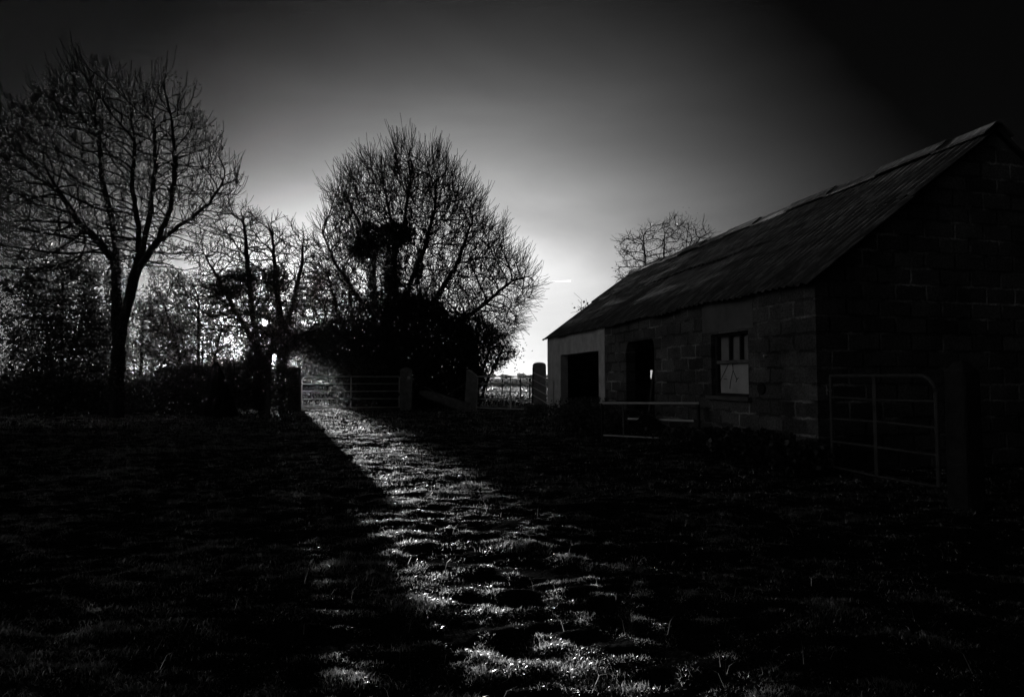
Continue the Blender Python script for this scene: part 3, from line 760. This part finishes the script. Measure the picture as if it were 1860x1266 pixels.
v, q = leaf_quads(to_base(ash, cl), 0.06, 3); np_mesh('seed_clusters', v, q, mat=M_dry, parent=ash)
iv = []
for a_, b_, nn, rd in (((212, 730), (213, 500), 2500, 0.26), ((213, 500), (205, 400), 500, .15), ((238, 528), (250, 430), 400, .13)):
    t = g.random(nn); A = np.array(P(*a_, Zt)); B = np.array(P(*b_, Zt)); pts = A + (B - A) * t[:, None]; an = g.uniform(0, 6.28, nn); rr_ = rd * (0.85 + 0.3 * g.random(nn))
    iv.append(pts + np.stack([np.cos(an) * rr_, np.sin(an) * rr_, np.zeros(nn)], 1))
v, q = leaf_quads(to_base(ash, np.concatenate(iv)), 0.06, 4); np_mesh('ivy', v, q, mat=M_ivy, parent=ash)

# --- 2. ivy-clad thorn in front of the sun
Zi = 24 * S
g = np.random.default_rng(21)
thorn = thing('hawthorn_tree', 'ivy-clad thorn tree with the low sun shining through its leaves', 'tree', G(478, Zi))
poly = [(350, 500), (372, 470), (388, 430), (420, 395), (437, 366), (458, 385), (475, 410), (498, 392), (512, 425), (548, 410), (572, 440), (588, 520), (590, 570), (575, 605), (548, 640), (520, 660), (490, 640), (440, 620), (400, 600), (365, 570)]
lim = [([P(476, 770, Zi), P(474, 690, Zi), P(466, 620, Zi), P(455, 540, Zi), P(448, 460, Zi), P(442, 400, Zi)], None),
       ([P(478, 770, Zi), P(483, 690, Zi - .1), P(489, 640, Zi - .1), P(512, 590, Zi - .1), P(504, 540, Zi - .2), P(498, 470, Zi - .2), P(494, 420, Zi)], 0),
       ([P(507, 770, Zi), P(509, 700, Zi), P(511, 655, Zi), P(524, 632, Zi), P(545, 613, Zi), P(572, 590, Zi), P(592, 586, Zi)], None),
       ([P(500, 640, Zi), P(530, 560, Zi + .2), P(548, 480, Zi + .2), P(552, 430, Zi + .2)], 1),
       ([P(468, 630, Zi), P(430, 570, Zi + .2), P(400, 510, Zi + .2), P(380, 480, Zi)], 0)]
at = crown_pts(g, 3600, poly, Zi)
pos, par = grow(lim, at, 0.14, 1.1, 0.22, 5, tropism=0.16, jitter=0.22)
pos, par = twigs(pos, par, 6, 4200, 0.38, 0.25, spread=1.1)
rad = radii(pos, par, 0.0052, 2.3, 0.17)
wood(pos, par, rad, thorn, np.array(thorn.location), 0.05, clear_sun)
iv = [ell_pts(g, n_, cx, cy, rx, ry, Zi - 0.2, dz, 0, 0.25) for n_, cx, cy, rx, ry, dz in (
    (2200, 410, 525, 34, 26, .7), (3800, 455, 560, 52, 62, .9), (2600, 500, 575, 38, 66, .8), (3600, 478, 630, 42, 58, .7), (2600, 472, 690, 30, 60, .6),
    (1400, 525, 610, 26, 34, .6), (1200, 450, 500, 30, 22, .6), (1500, 500, 510, 24, 30, .5), (2600, 511, 664, 10.5, 46, .16), (300, 519, 640, 8, 12, .2), (700, 542, 560, 18, 50, .7), (700, 535, 625, 16, 20, .5))]
iv = np.concatenate(iv); iv = iv[clear_sun(iv)]
# open the slit of daylight beside the gatepost
gap = in_poly(iv, [(490, 642), (502, 640), (502, 704), (491, 704)]); iv = iv[~gap]
hol = vnoise(iv[:, 0] * 5 + 3, iv[:, 2] * 5, 31) < 0.30; iv = iv[~hol | (g.random(len(iv)) < 0.15)]
v, q = leaf_quads(to_base(thorn, iv), 0.085, 7); np_mesh('ivy', v, q, mat=M_ivy, parent=thorn)

# --- 3. big bare tree over the gates
Zb = 30 * S
g = np.random.default_rng(31)
big = thing('ash_tree', 'broad bare tree with a tuft of ivy in its middle behind the gates', 'tree', G(718, Zb))
poly = [(560, 325), (590, 345), (615, 305), (650, 300), (655, 278), (690, 285), (722, 245), (748, 240), (765, 280), (790, 265), (816, 280), (840, 325), (868, 345), (885, 375), (893, 400), (915, 412), (932, 430), (942, 460), (968, 480), (985, 500), (996, 535), (975, 560), (960, 590), (940, 630), (900, 650), (860, 640), (820, 620), (760, 600), (690, 600), (640, 600), (590, 590), (560, 560), (550, 500), (556, 440), (572, 410), (590, 380)]
lim = [([P(712, 770, Zb), P(712, 660, Zb), P(714, 560, Zb), P(716, 480, Zb), P(712, 410, Zb), P(700, 350, Zb), P(690, 300, Zb)], None),
       ([P(714, 590, Zb), P(740, 530, Zb - .4), P(772, 450, Zb - .7), P(790, 380, Zb - .8), P(795, 310, Zb - .9)], 0),
       ([P(714, 620, Zb), P(680, 540, Zb + .3), P(680, 460, Zb + .6), P(650, 400, Zb + .8), P(625, 350, Zb + 1)], 0),
       ([P(714, 640, Zb), P(780, 560, Zb + .3), P(830, 480, Zb + .8), P(858, 400, Zb + 1)], 0),
       ([P(720, 650, Zb), P(800, 610, Zb - .3), P(870, 560, Zb - .6), P(930, 510, Zb - .8), P(965, 500, Zb - .8)], 0),
       ([P(714, 600, Zb), P(650, 540, Zb - .3), P(610, 480, Zb - .6), P(585, 420, Zb - .7)], 0),
       ([P(714, 480, Zb), P(735, 400, Zb + .1), P(745, 330, Zb + .3), P(742, 280, Zb + .4)], 0),
       ([P(712, 650, Zb), P(640, 590, Zb + .2), P(590, 560, Zb + .3), P(565, 530, Zb)], 0)]
at = crown_pts(g, 13000, shrink(poly, 0.91), Zb)
pos, par = grow(lim, at, 0.17, 1.3, 0.23, 8, tropism=0.22, jitter=0.08, inertia=0.9)
pos, par = prune(pos, par, shrink(poly, 0.95))
pos, par = twigs(pos, par, 9, 13000, 0.80, 0.30, segs=4, spread=0.5, centre=np.array(P(725, 560, Zb)))
rad = radii(pos, par, 0.0060, 2.25, 0.22)
wood(pos, par, rad, big, np.array(big.location), 0.055)
iv = [ell_pts(g, n_, cx, cy, rx, ry, Zb - 0.4, dz, 0, 0.25) for n_, cx, cy, rx, ry, dz in (
    (3600, 690, 432, 56, 27, 1.0), (1500, 655, 455, 26, 18, .7), (1500, 728, 425, 24, 20, .7), (2400, 712, 500, 17, 60, .5), (3200, 715, 550, 40, 46, .9), (2000, 765, 560, 40, 40, .9), (700, 760, 490, 9, 36, .4), (500, 676, 500, 8, 46, .4))]
iv = np.concatenate(iv)
v, q = leaf_quads(to_base(big, iv), 0.10, 10); np_mesh('ivy', v, q, mat=M_ivy, parent=big)

# --- 4. leafy scrub shapes
def scrub(name, label, Z, poly, nleaf, size, cat='shrub', stems=((0.5, 0.5),), seed=0, mat=None, natt=500, hollow=0.35, nscale=3.0, step=0.17, group=None, tw=500, base_x=None, ragged=0.12, dmax=9.0):
    g = np.random.default_rng(seed); pts = np.array(poly, float); x0, y0 = pts.min(0); x1, y1 = pts.max(0)
    bx = base_x if base_x else (x0 + x1) / 2
    o = thing(name, label, cat, G(bx, Z), 0, group)
    lim = []
    for i, (fx, fy) in enumerate(stems):
        tx = x0 + (x1 - x0) * fx; ty = y1 + (y0 - y1) * fy
        st_ = bx + (tx - bx) * 0.25; yb = HORIZON + CAM_H * F_PX / Z
        zz = Z + g.uniform(-.3, .3)
        lim.append(([P(st_, yb + 4, Z), P((st_ * .6 + tx * .4), yb + (ty - yb) * 0.5, (Z + zz) / 2), P(tx, ty, zz)], None if i == 0 else 0))
    at = crown_pts(g, natt, poly, Z, dmax)
    pos, par = grow(lim, at, step, 1.2, step * 1.7, seed + 1, tropism=0.1, jitter=0.25)
    if tw: pos, par = twigs(pos, par, seed + 2, tw, 0.35, 0.15, spread=1.2)
    wood(pos, par, radii(pos, par, 0.0055, 2.3, 0.09), o, np.array(o.location), 0.04 if cat == 'tree' else 9.0)
    if nleaf:
        lp = crown_pts(g, nleaf, poly, Z, dmax) + g.normal(0, ragged, (nleaf, 3)) * np.where(g.random((nleaf, 1)) < 0.45, 1.0, 0.25)
        lp = lp[lp[:, 2] > 0]
        f_ = 0.6 * vnoise(lp[:, 0] * nscale + lp[:, 1] * 1.7, lp[:, 2] * nscale - lp[:, 1], seed) + 0.4 * vnoise(lp[:, 0] * nscale * 3.1 - lp[:, 1] * 2, lp[:, 2] * nscale * 3.1, seed + 9)
        keep = (f_ > hollow) | (g.random(len(lp)) < 0.1); lp = lp[keep]
        v, q = leaf_quads(to_base(o, lp), size, seed + 3); np_mesh('foliage', v, q, mat=mat or M_ivy, parent=o)
    return o
scrub('elder_shrub', 'leafy ragged shrub between the tall ash and the ivy-clad thorn', 23 * S, [(262, 560), (280, 520), (300, 490), (345, 505), (372, 520), (395, 560), (408, 600), (412, 650), (440, 690), (430, 735), (330, 735), (322, 690), (300, 660), (275, 620)], 17000, 0.07, stems=((.35, .6), (.55, .8), (.8, .6), (.2, .75), (.6, .5)), seed=41, hollow=0.46, natt=1800, base_x=362, tw=1800, step=.14)
scrub('holly_shrub', 'dense dark shrub under the left side of the tall ash', 21 * S, [(40, 520), (95, 490), (135, 455), (160, 480), (180, 530), (198, 600), (200, 660), (205, 745), (40, 745), (20, 640)], 31000, 0.075, stems=((.3, .7), (.5, .85), (.7, .6)), seed=51, hollow=0.42, natt=1500, tw=1500)
scrub('hedge_scrub', 'low twiggy scrub with few leaves behind the foot of the tall ash', 27 * S, [(150, 640), (180, 580), (215, 545), (255, 530), (300, 545), (340, 590), (352, 660), (330, 705), (260, 725), (160, 725)], 13000, 0.07, stems=((.3, .6), (.55, .8), (.8, .5)), seed=61, hollow=0.5, natt=2200, tw=2500, step=.15)
scrub('thorn_scrub', 'thin twiggy bush between the ivy-clad thorn and the gap of misty light', 28 * S, [(545, 575), (552, 510), (580, 470), (640, 500), (670, 560), (630, 596), (590, 600)], 3200, 0.07, stems=((.5, .5), (.4, .8), (.7, .7)), seed=71, hollow=0.45, natt=1500, base_x=660, tw=1500, step=.15)
scrub('ivy_thicket', 'huge black ivy thicket filling the space below the broad tree', 28.5 * S, [(548, 606), (600, 594), (640, 582), (672, 568), (690, 556), (720, 544), (760, 546), (800, 558), (830, 580), (858, 602), (868, 620), (866, 650), (872, 690), (862, 705), (856, 744), (700, 744), (658, 735), (635, 692), (606, 664), (566, 645), (550, 625)], 74000, 0.10, stems=((.3, .5), (.5, .7), (.7, .6), (.85, .4)), seed=81, hollow=0.22, natt=2600, tw=5000, ragged=0.3, dmax=2.6, cat='thicket', base_x=750)
scrub('bramble_bush', 'spindly bramble bush right behind the long gate', 26.0 * S, [(618, 710), (612, 684), (626, 655), (650, 640), (700, 660), (730, 690), (734, 744), (630, 744), (618, 725)], 6500, 0.055, stems=((.3, .7), (.5, .9), (.7, .7)), seed=91, mat=M_weed, hollow=0.3, natt=700, base_x=690)
scrub('hedge_bush', 'leafy hedge bush hanging over the leaning gatepost', 27 * S, [(830, 570), (862, 560), (890, 585), (912, 610), (930, 632), (940, 640), (918, 664), (890, 682), (868, 692), (846, 690), (832, 640)], 10500, 0.07, stems=((.3, .5), (.6, .6), (.8, .5)), seed=95, hollow=0.48, natt=1500, base_x=852, tw=2000, ragged=0.25)
scrub('hawthorn_tree', 'bare round thorn tree showing above the shed roof', 30 * S, [(1112, 500), (1128, 470), (1115, 440), (1132, 428), (1160, 425), (1165, 412), (1190, 418), (1215, 405), (1238, 392), (1255, 412), (1280, 425), (1302, 440), (1300, 500), (1220, 560), (1150, 560)], 1800, 0.06, cat='tree', stems=((.5, .8), (.3, .7), (.75, .7)), seed=101, hollow=0.5, natt=2200, tw=2200, base_x=1200, step=0.16)
scrub('thorn_sapling', 'small leafy sprig poking over the far verge of the shed', 27 * S, [(1043, 556), (1052, 551), (1068, 549), (1074, 560), (1070, 600), (1056, 600)], 60, 0.1, cat='sapling', stems=((.4, .95), (.8, .9)), seed=111, natt=40, tw=20, base_x=1062)
scrub('low_hedge', 'low black hedge along the yard edge under the left trees', 22.5 * S, [(-40, 672), (60, 686), (130, 680), (200, 690), (260, 694), (310, 672), (372, 662), (420, 656), (450, 646), (480, 648), (488, 664), (506, 665), (522, 682), (526, 745), (-40, 755)], 42000, 0.075, stems=((.1, .5), (.3, .5), (.5, .5), (.7, .6), (.9, .5)), seed=131, hollow=0.16, natt=900, cat='hedge', dmax=0.9)
scrub('field_hedge', 'twiggy field hedge further back behind the left trees', 45 * S, [(-60, 640), (60, 628), (160, 640), (260, 625), (340, 640), (400, 622), (440, 612), (470, 612), (478, 650), (474, 712), (-60, 712)], 16000, 0.12, stems=((.1, .5), (.3, .7), (.5, .5), (.7, .8), (.9, .5)), seed=141, hollow=0.3, natt=2500, tw=2500, cat='hedge', step=.25, dmax=1.5)

g_ = np.random.default_rng(77)
yh = thing('added_shade_hedge', 'tall dark hedge added out of view at the left to shade the yard', 'hedge', (-11.6, 3.0, 0))  # added out of view to keep side sky light off the left ground
hp2 = np.stack([g_.normal(0, .45, 30000), g_.uniform(-11, 10.2, 30000), g_.random(30000) ** 0.8 * 3.4], 1); hp2[:, 2] *= 0.8 + 0.3 * vnoise(hp2[:, 1] / 1.3, hp2[:, 1] * 0, 3)
v, q = leaf_quads(hp2, 0.13, 78); np_mesh('foliage', v, q, mat=M_ivy, parent=yh)
for k in range(18):
    y_ = -10.5 + k * 1.2; MB().tube([(0, y_, -0.1), (g_.normal(0, .2), y_ + g_.normal(0, .2), 1.4), (g_.normal(0, .3), y_ + g_.normal(0, .3), 2.9)], 0.05, 6, 0.012).build('stem', M_bark, yh)
# far misty hedge bank in the gap
for i, (x, Z, hpx, wpx, nl) in enumerate([(596, 62, 96, 108, 22000), (665, 60, 96, 90, 5200), (735, 66, 80, 80, 4000)]):
    scrub('hedgerow_tree', ['pale misty hedgerow tree seen right above the long gate', 'misty hedgerow tree half hidden by the ivy thicket', 'misty hedgerow tree fully behind the ivy thicket'][i], Z * S,
          [(x - wpx / 2, 690), (x - wpx * .47, 686 - hpx * .6), (x - wpx * .1, 686 - hpx), (x + wpx * .3, 686 - hpx * .85), (x + wpx / 2, 686 - hpx * .4), (x + wpx * .4, 690)], nl, 0.13, cat='tree', stems=((.3, .6), (.5, .8), (.7, .6)), seed=120 + i, mat=M_weed, hollow=0.1, natt=900, step=0.3, tw=1500, dmax=2.0)
scrub('distant_ash', 'pale misty tree standing far out in line with the round-topped gatepost', 120 * S, [(513, 690), (514, 650), (520, 615), (535, 600), (560, 594), (585, 602), (606, 630), (610, 690)], 14000, 0.30, stems=((.3, .6), (.5, .8), (.7, .6)), seed=161, mat=M_weed, hollow=0.12, natt=900, step=0.5, tw=900, dmax=3.0, cat='tree')
scrub('far_hedge', 'low misty far hedge showing just left of the round-topped gatepost', 62 * S, [(470, 690), (470, 660), (490, 652), (515, 648), (540, 650), (556, 655), (556, 690)], 2600, 0.13, stems=((.3, .6), (.7, .6)), seed=151, mat=M_weed, hollow=0.1, natt=200, step=0.3, tw=200, dmax=1.5, cat='hedge')
fr = np.random.default_rng(5)
fx = [880, 893, 915, 922, 946, 957, 972, 1000, 1025, 840, 800, 300, 330, 270, 420, 450, 240, 180, 150]
for i, x in enumerate(fx):
    Z = 300 * S + fr.uniform(-30, 30); hp_ = fr.uniform(6, 10) if x > 700 else fr.uniform(14, 26); w_ = fr.uniform(14, 26) if x > 700 else fr.uniform(34, 60)
    o = thing('distant_tree', 'tiny bushy tree on the skyline beyond the far field', 'tree', G(x, Z), 0, 'trees on the far skyline')
    n_ = 900; k = Z / F_PX
    v_ = fr.normal(0, 1, (n_, 3)); v_ /= np.linalg.norm(v_, axis=1, keepdims=True); rr_ = fr.uniform(.3, 1, n_) * (1 + .25 * np.sin(v_[:, 0] * 5 + i))
    pts = np.stack([v_[:, 0] * rr_ * w_ * k / 2, v_[:, 1] * rr_ * w_ * k / 2, hp_ * k * 0.55 + v_[:, 2] * rr_ * hp_ * k * 0.5 + CAM_H * .6], 1)
    v, q = leaf_quads(pts, 0.5, i); np_mesh('crown', v, q, mat=M_dry, parent=o)
    MB().tube([(0, 0, -0.2), (0.1, 0, hp_ * k * .3), (0, 0, hp_ * k * .7)], 0.2, 6, 0.06).build('trunk', M_bark, o)
# field fence posts beyond the right gate
for i, (x, Z) in enumerate([(945, 40), (912, 46), (884, 52), (962, 34)]):
    o = thing('fence_stake', 'thin stake of a wire fence in the field beyond the square-cornered gate', 'stake', G(x, Z * S), 0, 'stakes of the field fence')
    MB().tube([(0, 0, -0.2), (0.02, 0, 1.15)], 0.045, 7, 0.035).build('shaft', M_fencewood, o)

# ------------------------------------------------------------------ weeds by the shed wall
for i, (s_, off, n_, rad_, hgt) in enumerate([(0.7, -0.5, 500, .35, .22), (4.0, -0.75, 900, .5, .35), (4.9, -0.6, 1300, .6, .55), (5.7, -0.9, 1300, .6, .45), (6.9, -0.6, 1000, .6, .4), (8.9, -0.25, 1200, .55, .20), (9.7, -0.25, 1700, .6, .27), (10.5, -0.25, 1800, .6, .30), (11.3, -0.4, 1000, .45, .25)]):  # last four clumps are added to darken the wall base near the corner
    g = np.random.default_rng(200 + i); b = shed_w(s_, off, 0)
    lab = ['sparse low weeds beside the wide doorway', 'weed clump in front of the block wall left of the narrow doorway', 'tall weed clump at the foot of the narrow doorway', 'weed clump tangled in the pipe hurdles', 'weed clump below the left edge of the boarded window', 'weed clump added to darken the wall right under the boarded window', 'low weed clump added to darken the wall between the boarded window and the near shed corner', 'weed clump added to darken the wall at the near shed corner', 'weed clump added to darken the foot of the dark five-bar gate'][i]
    o = thing('weed_clump', lab, 'weeds', b, 0, 'weed clumps along the shed')
    pts = np.stack([g.normal(0, rad_ * .5, n_), g.normal(0, rad_ * .4, n_), g.random(n_) ** 1.3 * hgt + 0.1], 1)
    v, q = leaf_quads(pts, 0.06, 300 + i); np_mesh('foliage', v, q, mat=M_weed if i < 6 else M_ivy, parent=o)
    m = MB()
    for k in range(26):
        p = Vector((g.normal(0, rad_ * .5), g.normal(0, rad_ * .4), 0)); m.tube([p, p + Vector((g.normal(0, .06), g.normal(0, .06), hgt * .6)), p + Vector((g.normal(0, .14), g.normal(0, .14), hgt * g.uniform(.9, 1.3)))], 0.005, 4, 0.002)
    m.build('stalks', M_dry, o)

# ------------------------------------------------------------------ grass
def blades(name, x, y, hgt, wid, seed):
    g = np.random.default_rng(seed); n = len(x); z = ground_h(x, y) - 0.01
    yaw = g.uniform(0, 2 * np.pi, n); ln = g.uniform(0.25, 1.1, n); la = g.uniform(0, 2 * np.pi, n)
    tx, ty = np.cos(yaw), np.sin(yaw); lx, ly = np.cos(la) * ln * hgt, np.sin(la) * ln * hgt
    B = np.stack([x, y, z], 1); W = np.stack([tx, ty, np.zeros(n)], 1) * (wid / 2)[:, None]
    M_ = B + np.stack([lx * 0.35, ly * 0.35, hgt * 0.6], 1); T = B + np.stack([lx, ly, hgt * (1.05 - 0.35 * ln)], 1)
    Vv = np.stack([B - W, B + W, M_ + W * 0.8, M_ - W * 0.8, T], 1).reshape(-1, 3); b = np.arange(n) * 5
    o = np_mesh(name, Vv, np.stack([b, b + 1, b + 2, b + 3], 1), np.stack([b + 3, b + 2, b + 4], 1), M_grass)
    return o
def scatter(n, z0, z1, seed, xlim=0.95, power=1.0):
    g = np.random.default_rng(seed)
    Z = z0 + (z1 - z0) * g.random(n) ** power; X = g.uniform(-xlim, xlim, n) * Z
    s_, d_ = shed_sd(X, Z); ok = ~((d_ > -0.1) & (d_ < DEPTH + .1) & (s_ > -0.1) & (s_ < SHED_LEN + .3))
    # tussocks: more and taller grass on the bumps
    t = tuss(X, Z); ok &= g.random(n) < np.clip((t - 0.26) * 3.0, 0.10, 1)
    return X[ok], Z[ok], t[ok], g
XA, YA, HA, WA = [], [], [], []
for n, z0, z1, h0, w0, sd, xl in ((460000, 1.7, 6.0, 0.020, 0.0034, 401, 0.88), (330000, 5.5, 12, 0.027, 0.006, 402, 0.88), (180000, 11.5, 24, 0.042, 0.012, 403, 0.88), (60000, 23, 70, 0.09, 0.03, 404, 0.88)):
    X, Z, t, g = scatter(n, z0, z1, sd, xl)
    XA.append(X); YA.append(Z); cl_ = vnoise(X / 0.11, Z / 0.07, 21) * 0.6 + vnoise(X / 0.5, Z / 0.3, 22) * 0.4; HA.append(h0 * g.uniform(0.5, 1.3, len(X)) * (0.35 + 2.6 * cl_ ** 2.2)); WA.append(w0 * g.uniform(0.7, 1.3, len(X)))
g = np.random.default_rng(499); Z = 1.9 + 9 * g.random(420) ** 1.3; X = g.uniform(-.8, .8, 420) * Z; s_, d_ = shed_sd(X, Z); ok = d_ < -0.1
XA.append(X[ok]); YA.append(Z[ok]); HA.append(g.uniform(0.05, 0.12, ok.sum())); WA.append(g.uniform(0.002, 0.004, ok.sum()))
tag(blades('grass', np.concatenate(XA), np.concatenate(YA), np.concatenate(HA), np.concatenate(WA), 410), 'short tussocky pasture grass, sunlit in a wedge across the yard', 'grass', kind='stuff')

# ------------------------------------------------------------------ vapour trail far away
A = P(990, 511.5, 6000); B = P(1037, 510.5, 6000)
ct = MB().tube([A, A + (B - A) * .6, B], 1.2, 8, 6.0).build('vapour_trail', M_vapour)
tag(ct, 'short white vapour trail low in the sky right of the broad tree', 'vapour trail')

# ------------------------------------------------------------------ thin winter mist
hz = MB().box((0, 0, 9.0), (5200, 5200, 22)).build('haze', None or bpy.data.materials.new('mist'))
tag(hz, kind='stuff'); m = hz.data.materials[0]; m.use_nodes = True; t = m.node_tree; t.nodes.clear()
pv = N(t, 'ShaderNodeVolumePrincipled'); pv.inputs['Color'].default_value = (0.9, 0.9, 0.9, 1); pv.inputs['Density'].default_value = 0.00008; pv.inputs['Anisotropy'].default_value = 0.88
L(t, pv.outputs[0], N(t, 'ShaderNodeOutputMaterial').inputs['Volume'])
